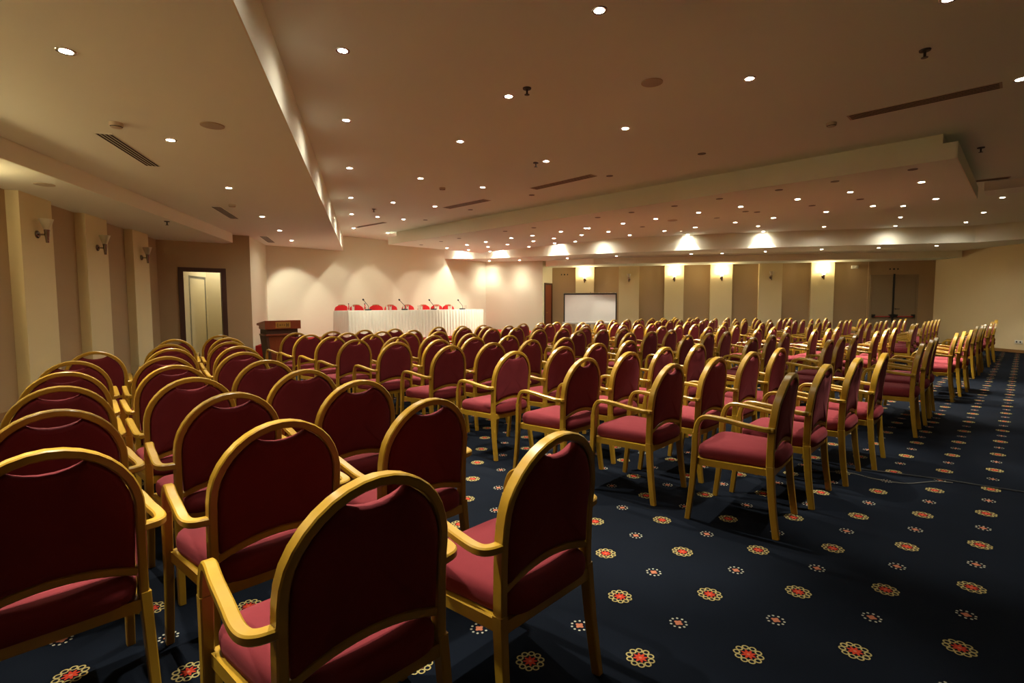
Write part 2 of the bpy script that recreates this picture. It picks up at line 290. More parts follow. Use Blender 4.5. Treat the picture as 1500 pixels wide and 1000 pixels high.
def tube(bm, path, r, seg=8):
    n = len(path); rings = []; ref = Vector((0, 0, 1))
    for i, p in enumerate(path):
        t = (path[min(i + 1, n - 1)] - path[max(i - 1, 0)]).normalized()
        s = t.cross(ref)
        if s.length < .05: s = t.cross(Vector((0, 1, 0)))
        s.normalize(); u = t.cross(s)
        rings.append([bm.verts.new(p + (s * math.cos(2 * PI * k / seg) + u * math.sin(2 * PI * k / seg)) * r) for k in range(seg)])
    for A, Bq in zip(rings, rings[1:]):
        for k in range(seg):
            bm.faces.new((A[k], A[(k + 1) % seg], Bq[(k + 1) % seg], Bq[k]))
    bm.faces.new(rings[0][::-1]); bm.faces.new(rings[-1])
    return bm

def rings_solid(bm, outline_fn, levels, center_top=None, center_bot=None):
    """stack of rings; outline_fn(inset) -> [(x,y)], levels [(inset, z)]"""
    R = []
    for ins, z in levels:
        R.append([bm.verts.new((x, y, z)) for x, y in outline_fn(ins)])
    n = len(R[0])
    for a, b in zip(R, R[1:]):
        for k in range(n):
            bm.faces.new((a[k], a[(k + 1) % n], b[(k + 1) % n], b[k]))
    for ring, c in ((R[0], center_bot), (R[-1], center_top)):
        if c is None: bm.faces.new(ring)
        else:
            cv = bm.verts.new(c)
            for k in range(n): bm.faces.new((ring[k], ring[(k + 1) % n], cv))
    return bm

def dup(root, loc, rz, label=None, group=None):
    r = root.copy(); C.objects.link(r); r.location = loc; r.rotation_euler = (0, 0, rz)
    if label: r['label'] = label
    if group: r['group'] = group
    for ch in list(root.children):
        c = ch.copy(); C.objects.link(c); c.parent = r
        for gch in ch.children:
            d = gch.copy(); C.objects.link(d); d.parent = c
    return r

class Stamp:
    """first call moves the prototype itself, later calls copy it"""
    def __init__(s, root): s.root = root; s.used = False
    def __call__(s, loc, rz, label, group=None):
        if s.used: return dup(s.root, loc, rz, label, group)
        s.used = True
        s.root.location = loc; s.root.rotation_euler = (0, 0, rz); s.root['label'] = label
        if group: s.root['group'] = group
        return s.root

def struct(name, bm, m, parent=None, smooth=False):
    o = obj(name, bm, m, parent, smooth)
    if not parent: o['kind'] = 'structure'
    return o

# ------------------------------------------------------------------ the room
def Lf(x): return .40 - (x + 8.48) * .5533          # front face line of the near side wall's pilasters
LD = Vector((-.875, .484)).normalized(); LN = Vector((.484, .875)).normalized()   # along the wall / into the room
RD = Vector((10, 6)).normalized(); RN = Vector((6, -10)).normalized()
WL0 = Vector((-8.48, .40)) - LN * .13                 # recessed wall plane, near side
WR0 = Vector((-2.12, 21.18))                           # recessed wall plane, far side (corner with the end wall)
Lend = WL0 + LD * ((-12.75 - WL0.x) / LD.x)
Lbeg = WL0 - LD * 11.2
Rbeg = Vector((-12.56, WR0.y - (WR0.x + 12.56) * .6))
O = (-12.32, 14.1)
HEAD0, HEAD1 = (-14.08, 5.28), (-14.05, 12.95)
DWR = (-12.48, 4.33)
END = (4.5, 14.8)
BACK = (4.5, Lbeg.y - .02)

outline = [tuple(Lbeg), BACK, END, tuple(WR0), tuple(Rbeg), O, HEAD1, HEAD0, DWR, tuple(Lend)]
bm = bmesh.new(); prism(bm, outline, -.2, 0); struct('floor', bm, M['carpet'])
# stone walkway along the pilastered wall
a = Vector(Lbeg) + LN * .02; b = Vector(Lend) + LN * .02
q = [tuple(a), tuple(a + LN * 1.70), tuple(b + LN * 1.70 - LD * 2.6), tuple(b - LD * 2.6)]
bm = bmesh.new(); prism(bm, q, 0, .006); struct('floor_walkway', bm, M['stone'])

def wall(name, p, q, m, z0=0, z1=3.5, t=.15, out=None):
    p, q = Vector(p), Vector(q); d = (q - p).normalized(); n = Vector((d.y, -d.x))
    if out is not None and n.dot(out) < 0: n = -n
    bm = bmesh.new()
    prism(bm, [tuple(p), tuple(q), tuple(q + n * t), tuple(p + n * t)], z0, z1)
    return struct(name, bm, m)

wall('wall_side', Lbeg, Lend, M['brown'], out=-LN)
wall('wall_far', WR0, Rbeg, M['brown'], out=-RN)
wall('wall_end', WR0, END, M['tan'], out=Vector((.4, 1)))
wall('wall_back', END, BACK, M['cream'], out=Vector((1, 0)))
wall('wall_back', BACK, Lbeg, M['cream'], out=Vector((0, -1)))
wall('wall_head', HEAD0, HEAD1, M['cream'], out=Vector((-1, 0)))
wall('wall_head_return', DWR, HEAD0, M['cream'], out=Vector((-.3, -1)))
wall('wall_head_return', O, HEAD1, M['cream'], out=Vector((-.3, 1)))

# doorway wall on the near side, with an opening into a lit corridor
dd = (Vector(DWR) - Lend).normalized(); dn = Vector((-dd.y, dd.x))
if dn.x > 0: dn = -dn
def dw(s, off=0): return tuple(Lend + dd * s + dn * off)
s0, s1, st = .45, 1.15, 2.04
for (u0, u1, za, zb) in ((0, s0, 0, 3.5), (s1, (Vector(DWR) - Lend).length, 0, 3.5), (s0, s1, st, 3.5)):
    bm = bmesh.new(); prism(bm, [dw(u0), dw(u1), dw(u1, .12), dw(u0, .12)], za, zb); struct('wall_doorway', bm, M['brown'])
# door frame
bm = bmesh.new()
for (u0, u1, za, zb) in ((s0 - .095, s0, 0, st + .085), (s1, s1 + .095, 0, st + .085), (s0, s1, st, st + .085)):
    prism(bm, [dw(u0, -.025), dw(u1, -.025), dw(u1, .13), dw(u0, .13)], za, zb)
struct('door_1', bm, M['darkwood'])
# corridor behind it
cs = Vector(dw(s0 - .02, .12)); cd = Vector((-.79, .613)).normalized(); cN = Vector((.613, .79)).normalized()
cL = [cs, cs + cd * 1.17]
wall('wall_corridor_near', cL[0] + cd * .02, cL[1], M['corr'], z1=2.6, t=.1, out=-cN)
ce = cL[1] + Vector((.32, .947)) * .88
wall('wall_corridor_end', cL[1], ce, M['corr'], z1=2.6, t=.1, out=Vector((-1, 0)))
wall('wall_corridor_far', Vector(dw(s1 + .36, .125)), ce, M['corr'], z1=2.6, t=.1, out=Vector((0, 1)))
bm = bmesh.new(); prism(bm, [dw(s0 - .2, .13), tuple(cL[1] - cN * .1), tuple(ce), dw(s1 + .36, .13)], 2.6, 2.7); struct('ceiling_corridor', bm, M['corr'])
bm = bmesh.new(); prism(bm, [dw(s0 - .2, .0), tuple(cL[1] - cN * .1), tuple(ce), dw(s1 + .36, .0)], -.1, .001); struct('floor_corridor', bm, M['stone'])
# grey metal door in the corridor's near wall
gd = empty('door_2', (cs.x, cs.y, 0), math.atan2(cd.y, cd.x)); gd['kind'] = 'structure'
bm = bmesh.new(); box(bm, .30, .36, 0, .03, 0.002, 1.98); box(bm, 1.07, 1.13, 0, .03, 0.002, 1.98); box(bm, .36, 1.07, 0, .03, 1.92, 1.98)
obj('door_frame', bm, M['greydoor'], gd, False)
bm = bmesh.new(); box(bm, .365, .49, .005, .02, 0.01, 1.915); box(bm, .502, 1.065, .005, .02, 0.01, 1.915)
obj('door_leaf', bm, plain('grey_leaf', (.34, .36, .33), .4), gd, False)
bm = bmesh.new(); box(bm, .56, .585, .02, .06, 1.0, 1.02); box(bm, .54, .66, .05, .065, 1.0, 1.02)
obj('door_handle', bm, M['black'], gd, False)

# ceilings: main plane, side soffits stepped down towards the walls, the dropped slab
cm = [(Lbeg.x - 1, Lbeg.y - .6), (4.9, Lbeg.y - .6), (4.9, 15.4), (-2.0, 22.0), (-15, 17), (-15, 1.0)]
bm = bmesh.new(); prism(bm, cm, Z3, Z3 + .15); struct('ceiling', bm, M['ceil'])
def se(x): return 1.93 - .581 * (x + 4.59)
bm = bmesh.new(); prism(bm, [(4.45, se(4.45)), (-14.2, 7.50), (-14.2, 4.9), (-13.2, 1.6), (Lbeg.x, Lbeg.y - .1), (4.45, Lbeg.y - .1)], Z2, Z3 - .001)
struct('ceiling_soffit_near', bm, M['ceil'])
bm = bmesh.new(); prism(bm, [(-12.30, 3.92), (-6.9, .28), (0.2, -4.5), (-3, -4), (Lend.x - .1, Lend.y - .1), (Lend.x + .1, Lend.y + 1.2)], Z1, Z2 - .001)
struct('ceiling_strip_near', bm, M['ceil'])
ff = [(-14.15, 11.0), (-13.1, 12.1), (-9.77, 13.26), (-7.18, 14.36), (-4.67, 15.7), (-1.05, 18.0), (.1, 17.95), (4.5, 14.4)]
bm = bmesh.new(); prism(bm, ff + [(4.5, 15.0), (-2.05, 21.3), (-12.65, 15.0), (-12.4, 14.15), (-14.15, 13.1)], Z2, Z3 - .001)
struct('ceiling_soffit_far', bm, M['ceil'])
f2 = [(-12.25, 14.2), (-10.5, 14.64), (-5.45, 17.85), (-2.33, 19.93), (-1.45, 20.45)]
bm = bmesh.new(); prism(bm, f2 + [(-2.1, 21.25), (-12.7, 14.95)], Z1, Z2 - .001)
struct('ceiling_strip_far', bm, M['ceil'])
# plaster fascias of the steps (a thin skin in the paler paint)
def fascia(name, line, z0, z1, side, t=.012):
    bm = bmesh.new()
    for p, q in zip(line, line[1:]):
        p, q = Vector(p), Vector(q); d = (q - p).normalized(); n = Vector((-d.y, d.x)) * side
        prism(bm, [tuple(p), tuple(q), tuple(q + n * t), tuple(p + n * t)], z0, z1)
    return struct(name, bm, M['fascia'])
fascia('trim_1', [(-14.1, 7.44), (4.4, se(4.4))], Z2 + .001, Z3 - .002, 1)
fascia('trim_2', ff, Z2 + .001, Z3 - .002, -1)
fascia('trim_3', f2, Z1 + .001, Z2 - .002, -1)
fascia('trim_4', [(-12.28, 3.91), (-6.9, .285), (0, -4.35)], Z1 + .001, Z2 - .002, 1)
bm = bmesh.new(); box(bm, -12.52, -.66, 7.95, 11.3, ZS, 3.16); struct('ceiling_slab', bm, M['ceil'])
bm = bmesh.new()
box(bm, -12.525, -.655, 7.938, 7.95, ZS + .001, 3.16); box(bm, -.66, -.648, 7.938, 11.3, ZS + .001, 3.16); box(bm, -12.532, -12.52, 7.938, 11.3, ZS + .001, 3.16)
struct('trim_5', bm, M['fascia'])
bm = bmesh.new(); box(bm, -12.30, -.80, 8.06, 11.1, 3.16, Z3 - .001); struct('ceiling_slab_neck', bm, M['fascia'])
bm = bmesh.new(); box(bm, -.60, 4.4, 11.75, 12.3, 3.16, Z3 - .001); struct('ceiling_beam', bm, M['white'])

# pilasters
pl = [-.0, 1.57, 3.27]; pw = [.69, .70, .72]
for k in range(-4, 3):
    s = pl[k] if k >= 0 else 1.62 * k + .02; w = pw[max(k, 0)]
    p = WL0 + LD * s; q = p + LD * w
    bm = bmesh.new(); prism(bm, [tuple(p), tuple(q), tuple(q + LN * .13), tuple(p + LN * .13)], 0, Z1 - .002)
    struct('wall_pilaster', bm, M['pilaster'])
RF = []
for s, w in ((11.30, .665), (9.765, .71), (8.195, .64), (6.685, .70), (5.15, .715), (3.57, .685)):
    p = WR0 - RD * s; q = p + RD * w
    bm = bmesh.new(); prism(bm, [tuple(p), tuple(q), tuple(q + RN * .14), tuple(p + RN * .14)], 0, Z1 - .002)
    struct('wall_pilaster', bm, M['pilaster'])
    RF.append((p + q) / 2 + RN * .14)
# skirtings
def skirt(name, p, q, n, m, h=.085, t=.018):
    p, q = Vector(p), Vector(q)
    bm = bmesh.new(); prism(bm, [tuple(p), tuple(q), tuple(q + n * t), tuple(p + n * t)], 0.007, h); struct(name, bm, m)
en = Vector((-.648, -.762))
skirt('baseboard_end', WR0 + Vector((.03, -.05)), Vector(END) + Vector((-.05, 0)), Vector((-.65, -.76)).normalized(), M['basewood'])
skirt('baseboard_side', Lbeg + LD * .05, Lend - LD * .02, LN, M['basewood'], .11)
skirt('baseboard_far', WR0 - RD * .03, Rbeg + RD * .03, RN, M['basewood'])

# small dark door beside the far wall's first panel
dv = (Rbeg - Vector(O)).normalized(); dnv = Vector((dv.y, -dv.x))
if dnv.x < 0: dnv = -dnv
wall('wall_doorway_far', O, Rbeg, M['cream'], out=-dnv)
dr = empty('door_3', (O[0], O[1], 0), math.atan2(dv.y, dv.x)); dr['kind'] = 'structure'
sg = 1 if Vector((-dv.y, dv.x)).dot(dnv) > 0 else -1
def yy(a, b): return (min(sg * a, sg * b), max(sg * a, sg * b))
bm = bmesh.new(); box(bm, .14, .20, *yy(0, .03), .005, 2.1); box(bm, .74, .80, *yy(0, .03), .005, 2.1); box(bm, .20, .74, *yy(0, .03), 2.03, 2.1)
obj('door_frame', bm, M['darkwood'], dr, False)
bm = bmesh.new(); box(bm, .202, .738, *yy(0.001, .015), .01, 2.028); obj('door_leaf', bm, M['redwood'], dr, False)
bm = bmesh.new(); box(bm, .25, .32, *yy(.016, .05), 1.02, 1.04); obj('door_handle', bm, M['brass'], dr, False)

# double fire door with panic bars in the far wall
fd = empty('door_4', tuple(WR0 - RD * 1.13) + (0,), math.atan2(RD.y, RD.x)); fd['kind'] = 'structure'
bm = bmesh.new()
for x0, x1, z0, z1 in ((-.68, -.62, .01, 2.24), (.62, .68, .01, 2.24), (-.62, .62, 2.18, 2.24)): box(bm, x0, x1, -.03, -.001, z0, z1)
obj('door_frame', bm, M['firedoor'], fd, False)
for sx in (-1, 1):
    leaf = obj('door_leaf', B(*sorted((sx * .012, sx * .615)), -.022, -.002, .01, 2.175), M['firedoor'], fd, False)
    bm = bmesh.new()
    for x0, x1 in ((.03, .12), (.52, .60)):
        box(bm, *sorted((sx * x0, sx * x1)), -.09, -.022, .87, .97)
    obj('bar_bracket', bm, M['black'], leaf, False)
    bm = bmesh.new(); tube(bm, [Vector((sx * .10, -.085, .90)), Vector((sx * .54, -.085, .90))], .016)
    obj('push_bar', bm, M['redbar'], leaf)
obj('vertical_bolt', B(-.03, .012, -.06, -.022, .01, 2.26), M['black'], fd, False)
bm = bmesh.new(); box(bm, .05, .075, -.06, -.022, 1.13, 1.16); box(bm, .05, .17, -.075, -.06, 1.135, 1.155)
obj('door_handle', bm, M['black'], fd, False)
wp = WR0 - RD * 1.87
bm = bmesh.new(); prism(bm, [tuple(wp), tuple(wp + RD * .06), tuple(wp + RD * .06 + RN * .02), tuple(wp + RN * .02)], .09, Z1 - .003); struct('trim_6', bm, M['brown'])

# ------------------------------------------------------------------ the armchair
def chair_proto(el):
    root = empty('banquet_armchair', cat='chair', label='-')
    def px(z):      # backward lean of the rear post
        pts = [(0, .225), (.40, .185), (.60, .19), (.75, .208), (.93, .245)]
        for (a, xa), (b, xb) in zip(pts, pts[1:]):
            if z <= b: return xa + (xb - xa) * (z - a) / (b - a)
        return pts[-1][1]
    g = M['gold']
    Y = Vector((0, 1, 0)); X = Vector((1, 0, 0))
    for s in (-1, 1):
        pth = spline([(.232, s * .232, 0), (.205, s * .226, .20), (.188, s * .219, .40)], 4)
        bm = bmesh.new(); sweep(bm, pth, lambda t: .026 + .006 * t, lambda t: .034 + .008 * t, lambda t, i: Y); obj('leg', bm, g, root)
    for s in (-1, 1):
        pth = spline([(-.262, s * .252, 0), (-.238, s * .250, .22), (-.226, s * .250, .42), (-.222, s * .250, .54)], 4)
        bm = bmesh.new(); sweep(bm, pth, lambda t: .027 + .007 * t, lambda t: .030 + .008 * t, lambda t, i: Y); obj('leg', bm, g, root)
    # arched back frame, running down both sides to the seat
    pts = []
    for z in (.40, .48, .56, .63): pts.append((-1, z))
    path = [Vector((px(z), -.216, z)) for z in (.39, .47, .55, .62, .66)]
    N = 18
    for k in range(N + 1):
        a = PI - PI * k / N
        z = .672 + .229 * math.sin(a); path.append(Vector((px(z), .216 * math.cos(a), z)))
    path += [Vector((px(z), .216, z)) for z in (.66, .62, .55, .47, .39)]
    bm = bmesh.new(); sweep(bm, path, .040, .027, lambda t, i: X, .3); obj('back_frame', bm, g, root)
    # curved rail under the back pad
    path = [Vector((px(.49) - .002, y, .474 + .038 * (1 - (y / .2) ** 2))) for y in [-.203 + .406 * k / 12 for k in range(13)]]
    bm = bmesh.new(); sweep(bm, path, .030, .026, lambda t, i: X, .3); obj('back_rail', bm, g, root)
    # upholstered back pad with the hand-hold dip at the top
    ol = []
    for k in range(9):
        y = -.196 + .392 * k / 8; ol.append((y, .489 + .038 * (1 - (y / .2) ** 2)))
    ol += [(.199, .56), (.200, .61), (.200, .66)]
    for k in range(1, 8):
        a = PI / 2 * k / 8 * .80; ol.append((.200 * math.cos(a), .672 + .213 * math.sin(a)))
    for y in (.084, .070, .048, .018, -.018, -.048, -.070, -.084):
        ol.append((y, .868 - .027 * max(0, 1 - (abs(y) / .088) ** 2) ** .8))
    for k in range(7, 0, -1):
        a = PI / 2 * k / 8 * .80; ol.append((-.200 * math.cos(a), .672 + .213 * math.sin(a)))
    ol += [(-.200, .66), (-.200, .61), (-.199, .56)]
    bm = bmesh.new(); R_ = []
    cy, cz = 0, .69
    n = len(ol)
    def inset(d):
        out = []
        for k in range(n):
            p0 = Vector(ol[k - 1]); p1 = Vector(ol[k]); p2 = Vector(ol[(k + 1) % n])
            t = (p2 - p0).normalized(); out.append(p1 + Vector((-t.y, t.x)) * d)
        return out
    for ins, dx in ((.022, -.027), (.008, -.022), (0, -.012), (0, .012), (.008, .020), (.022, .023)):
        R_.append([bm.verts.new((px(z) + dx, y, z)) for y, z in inset(ins)])
    for a, b in zip(R_, R_[1:]):
        for k in range(n): bm.faces.new((a[k], a[(k + 1) % n], b[(k + 1) % n], b[k]))
    for ring, dx in ((R_[0], -.033), (R_[-1], .026)):
        mid = [bm.verts.new((px(cz + (v.co.z - cz) * .55) + dx, v.co.y * .55, cz + (v.co.z - cz) * .55)) for v in ring]
        for k in range(n): bm.faces.new((ring[k], ring[(k + 1) % n], mid[(k + 1) % n], mid[k]))
        c = bm.verts.new((px(cz) + dx, cy, cz))
        for k in range(n): bm.faces.new((mid[k], mid[(k + 1) % n], c))
    obj('backrest', bm, M['burg'], root, True, 60)
    # seat cushion
    def seat_ol(ins, e=7):
        out = []
        for k in range(40):
            a = 2 * PI * k / 40
            c, s = math.cos(a), math.sin(a)
            x = math.copysign(abs(c) ** (2 / e), c); y = math.copysign(abs(s) ** (2 / e), s)
            hx, hy = .232 - ins, (.222 - .022 * x) - ins
            out.append((x * hx + .0, y * hy))
        return out
    bm = bmesh.new()
    rings_solid(bm, seat_ol, [(.016, .382), (.003, .392), (0, .41), (0, .435), (.006, .452), (.02, .465), (.06, .474), (.13, .480)], (0, 0, .482), None)
    obj('seat', bm, M['burg'], root, True, 60)
    # seat frame
    bm = bmesh.new()
    box(bm, -.222, -.198, -.238, .238, .345, .384); box(bm, .178, .206, -.205, .205, .345, .384)
    for s in (-1, 1):
        vs = box(bm, -.20, .182, -.014, .014, .345, .384)
        for v in vs: v.co.y += s * (.222 - .06 * (v.co.x))
    obj('seat_frame', bm, g, root, False)
    # bentwood armrests, springing from the front legs and turning in to the back posts
    Z = Vector((0, 0, 1))
    for s in (-1, 1):
        pth = spline([(-.222, s * .250, .535), (-.214, s * .250, .585), (-.192, s * .251, .628), (-.150, s * .254, .645), (-.06, s * (.6 * .256 + .4 * el), .640), (.04, s * (.3 * .256 + .7 * el), .626), (.125, s * el, .617),
                      (.166, s * (el - .004), .613), (.186, s * (el - .020), .612), (.194, s * (el - .05 if el > .26 else .238), .612), (.195, s * .226, .612)], 5)
        def sd(t, i, s=s):
            v = Z.cross(t)
            return v if v.length > .3 else Y
        def sidev(t, i, s=s):
            h = Vector((t.x, t.y, 0))
            if i < .36: return Y
            return Z.cross(h)
        bm = bmesh.new(); sweep(bm, pth, lambda t: .033, lambda t: .032 - .006 * min(1, t * 3), sidev, .35); obj('armrest', bm, g, root)
    return root

place = Stamp(chair_proto(.254)); place_wide = Stamp(chair_proto(.281))
BLK = {'L': ('block along the pilasters', 'seats beside the pilastered side wall'),
       'A': ('block beside the aisle', 'seats in the block beside the aisle'),
       'B': ('second block from aisle', 'seats in the second block from the aisle'),
       'C': ('third block from aisle', 'seats in the third block from the aisle'),
       'D': ('fourth block from aisle', 'seats in the fourth block from the aisle'),
       'E': ('block by far wall', 'seats in the block by the far wall')}
rows = {}
for b, i, s, x, y in CHAIRS: rows.setdefault((b, i), []).append((s, x, y))
WHERE = {'L': ['aisle seat', 'middle seat', 'seat nearest the wall'], 'A': None}
for (b, i), lst in rows.items():
    lst.sort()
    gap = min(math.hypot(p[1] - q[1], p[2] - q[2]) for p, q in zip(lst, lst[1:])) if len(lst) > 1 else 1
    for s, x, y in lst:
        if b == 'L':
            yaw = math.radians(1 - 13 * max(0, (8 - i)) / 8)
            wh = 'aisle seat' if s == 0 else 'seat nearest the wall' if s == len(lst) - 1 else 'middle seat'
        else:
            yaw = math.radians(2)
            wh = 'seat nearest the aisle' if s == 0 else 'seat farthest from aisle' if s == len(lst) - 1 else ORD[s] + ' seat'
        yaw += math.radians(random.uniform(-1.2, 1.2))
        if (b, i, s) == ('A', 9, 0): yaw = math.radians(5)
        lab = 'gold-framed burgundy armchair, %s row from stage, %s, %s' % (ORD[i] if i < 9 else 'last', wh, BLK[b][0])
        # the measured point is the top of the back, .235 m behind the seat centre
        loc = (x - .235 * math.cos(yaw), y - .235 * math.sin(yaw), 0)
        (place_wide if gap > .615 or (b == 'L' and i >= 7) else place)(loc, yaw, lab, BLK[b][1])

# ------------------------------------------------------------------ stage, head table, lectern
bm = bmesh.new()
prism(bm, [(-11.0, 5.15), (-11.0, 12.25), (-11.9, 13.0), (-13.95, 12.9), (-14.02, 5.4), (-12.5, 4.54), (-11.86, 4.16), (-11.72, 4.5)], 0, .45)
o = obj('stage_platform', bm, M['redcarpet'], None, False)
tag(o, 'low stage platform covered in red carpet along the head wall', 'stage')

ty0, ty1, tx0, tx1 = 6.10, 10.40, -12.1, -11.4
t = empty('skirted_table', ((tx0 + tx1) / 2, (ty0 + ty1) / 2, .45), 0, 'long head table with white pleated skirt on the red stage', 'table')
hw, hl = (tx1 - tx0) / 2, (ty1 - ty0) / 2
bm = bmesh.new(); box(bm, -hw, hw, -hl, hl, .705, .738, None, .006); obj('tabletop', bm, M['cloth'], t)
bm = bmesh.new()
per = []
def edge(p, q, n):
    for k in range(n): per.append((Vector(p) + (Vector(q) - Vector(p)) * (k / n)))
e = .004
edge((hw + e, -hl - e), (hw + e, hl + e), 300); edge((hw + e, hl + e), (-hw - e, hl + e), 60); edge((-hw - e, hl + e), (-hw - e, -hl - e), 240); edge((-hw - e, -hl - e), (hw + e, -hl - e), 60)
n = len(per); R_ = []
ph = [0]
for k in range(n): ph.append(ph[-1] + .55 + .5 * random.random())
for zi, z in enumerate((.733, .70, .60, .40, .20, .015)):
    ring = []
    for k, p in enumerate(per):
        nx = (per[(k + 1) % n] - per[k - 1]).normalized(); nn = Vector((nx.y, -nx.x))
        amp = (.001, .006, .011, .015, .018, .022)[zi]
        d = amp * (.6 + math.sin(ph[k] * 1.15 + .25 * math.sin(z * 9 + k)))
        q = p + nn * d; ring.append(bm.verts.new((q.x, q.y, z)))
    R_.append(ring)
for a, b in zip(R_, R_[1:]):
    for k in range(n): bm.faces.new((a[k], a[(k + 1) % n], b[(k + 1) % n], b[k]))
obj('table_skirt', bm, M['cloth'], t, True, 80)
for sx in (-1, 1):
    for sy in (-1, -.33, .33, 1):
        bm = bmesh.new(); lathe(bm, [(.02, 0), (.02, .705)], 10, Matrix.Translation((sx * .28, sy * (hl - .12), 0))); obj('leg', bm, M['blackm'], t)

TT = .45 + .738
# red covered chairs behind the table
rc = empty('covered_chair', cat='chair', label='-')
def back_ol(ins):
    return None
bm = bmesh.new()
prof = [(-.195, .42), (-.20, .60), (-.197, .74), (-.17, .815), (-.10, .855), (0, .868), (.10, .855), (.17, .815), (.197, .74), (.20, .60), (.195, .42)]
ra = []
for dx, k in ((-.05, .93), (-.045, 1), (0, 1.02), (.03, 1), (.035, .93)):
    ra.append([bm.verts.new((-.20 + dx - .05 * (z - .42), y * k, .42 + (z - .42) * (k * .5 + .5))) for y, z in prof])
for a, b in zip(ra, ra[1:]):
    for k in range(len(prof) - 1): bm.faces.new((a[k], a[k + 1], b[k + 1], b[k]))
bm.faces.new(ra[0]); bm.faces.new(ra[-1][::-1])
obj('backrest', bm, M['redfab'], rc, True, 60)
bm = bmesh.new(); box(bm, -.20, .24, -.20, .20, .42, .50, None, .03); obj('seat', bm, M['redfab'], rc)
bm = bmesh.new(); prism(bm, [(-.215, -.195), (.23, -.195), (.23, .195), (-.215, .195)], .004, .43); obj('chair_skirt', bm, M['redfab'], rc, False)
bm = bmesh.new()
path = [Vector((-.235, .10 * math.cos(PI * k / 10), .862 + .018 * math.sin(PI * k / 10))) for k in range(11)]
tube(bm, path, .010, 6); obj('back_rail', bm, M['gold'], rc)
pc = Stamp(rc)
rcx = -12.58
for k, y in enumerate(EX['redchair']):
    lab = 'red covered chair behind the head table, %s from the lectern' % (('nearest' if k == 0 else 'farthest' if k == 7 else ORD[k]))
    pc((rcx + random.uniform(-.02, .02), y + (.05, .03, 0, 0, 0, 0, 0, 0)[k], .451), random.uniform(-.06, .06), lab, 'red covered chairs behind the head table')

# gooseneck microphones
for k, (yb, yh) in enumerate(EX['mic']):
    r = empty('gooseneck_microphone', (-11.62, yb, TT), 0, 'black gooseneck microphone on the white table, %s from lectern' % ('nearest' if k == 0 else 'farthest' if k == 3 else ORD[k]), 'microphone', 'microphones on the head table')
    bm = bmesh.new(); box(bm, -.07, .07, -.055, .055, .001, .035, None, .012); obj('base', bm, M['black'], r)
    d = yh - yb
    p = spline([(0, 0, .03), (0, .01, .10), (0, d * .45, .185), (0, d * .92, .255)], 6)
    bm = bmesh.new(); tube(bm, p, .0065, 6); obj('neck', bm, M['black'], r)
    mt = Matrix.Translation((0, d * .96, .265)) @ Matrix.Rotation(-.7 * (1 if d > 0 else -1), 4, 'X')
    bm = bmesh.new(); lathe(bm, [(.008, -.025), (.019, -.016), (.023, .0), (.021, .018), (.011, .028)], 14, mt); obj('head', bm, M['black'], r)
# glasses and bottles
gl = empty('drinking_glass', cat='glass', label='-')
bm = bmesh.new(); lathe(bm, [(.030, 0), (.032, .004), (.037, .12), (.035, .12), (.030, .010), (.001, .009)], 18, None, False); 
obj('glass_body', bm, M['glass'], gl)
pg = Stamp(gl)
for k, y in enumerate(EX['glass']):
    w = 'nearest' if k == 0 else 'farthest' if k == 11 else ORD[k]
    pg((-11.75 + random.uniform(-.03, .03), y, TT + .001), 0, 'clear drinking glass standing on the white head table, %s from the lectern' % w, 'glasses on the head table')
for k, y in enumerate(EX['bottle']):
    r = empty('water_bottle', (-11.78, y, TT + .001), 0, 'small clear bottle with dark cap on head table, %s' % ('at its lectern end' if k == 0 else 'beside the first microphone'), 'bottle', 'bottles on the head table')
    bm = bmesh.new(); lathe(bm, [(.028, 0), (.030, .01), (.030, .105), (.013, .14), (.012, .155)], 16); obj('bottle_body', bm, M['glass'], r)
    bm = bmesh.new(); lathe(bm, [(.014, .152), (.014, .172), (.011, .175)], 12); obj('cap', bm, M['black'], r)

# lectern
le = empty('lectern', (-10.42, 4.12, 0), math.radians(-3), 'mahogany lectern with brass plaque standing beside the stage', 'lectern')
def yprism(bm, pts, y0, y1):
    a = [bm.verts.new((x, y0, z)) for x, z in pts]; b = [bm.verts.new((x, y1, z)) for x, z in pts]; n = len(pts)
    for k in range(n): bm.faces.new((a[k], a[(k + 1) % n], b[(k + 1) % n], b[k]))
    bm.faces.new(a[::-1]); bm.faces.new(b)
bm = bmesh.new(); yprism(bm, [(-.30, .93), (-.30, .97), (.20, 1.03), (.20, .865), (-.16, .865), (-.16, .93)], -.335, .335); obj('reading_top', bm, M['redwood'], le, False)
bm = bmesh.new(); box(bm, -.24, .15, -.29, .29, .77, .868); obj('neck', bm, M['darkwood'], le, False)
bm = bmesh.new(); box(bm, -.25, .17, -.31, .31, .735, .772, None, .008); obj('moulding', bm, M['redwood'], le)
bm = bmesh.new()
vs = box(bm, -.20, .13, -.27, .27, .09, .737)
for v in vs:
    if v.co.z < .4: v.co.y *= .72; v.co.x *= .85
obj('front_panel', bm, M['redwood'], le, False)
for s in (-1, 1):
    bm = bmesh.new(); vs = box(bm, -.22, .15, -.022, .022, .09, .737)
    for v in vs: v.co.y += s * (.285 if v.co.z > .4 else .212)
    obj('side_panel', bm, M['darkwood'], le, False)
bm = bmesh.new(); box(bm, -.26, .20, -.28, .28, .001, .092, None, .01); obj('base', bm, M['redwood'], le)
pq = obj('plaque', B(.2005, .207, -.145, .135, .885, 1.0), M['brass'], le, False)
bm = bmesh.new()
for y, w, z0, z1 in ((-.105, .010, .905, .975), (-.065, .012, .925, .955), (-.045, .008, .925, .955), (-.015, .010, .93, .96), (.02, .010, .925, .955), (.062, .012, .905, .975), (.092, .010, .905, .975)):
    box(bm, .2071, .2085, y - w / 2, y + w / 2, z0, z1)
box(bm, .2071, .2085, .062, .092, .936, .946)
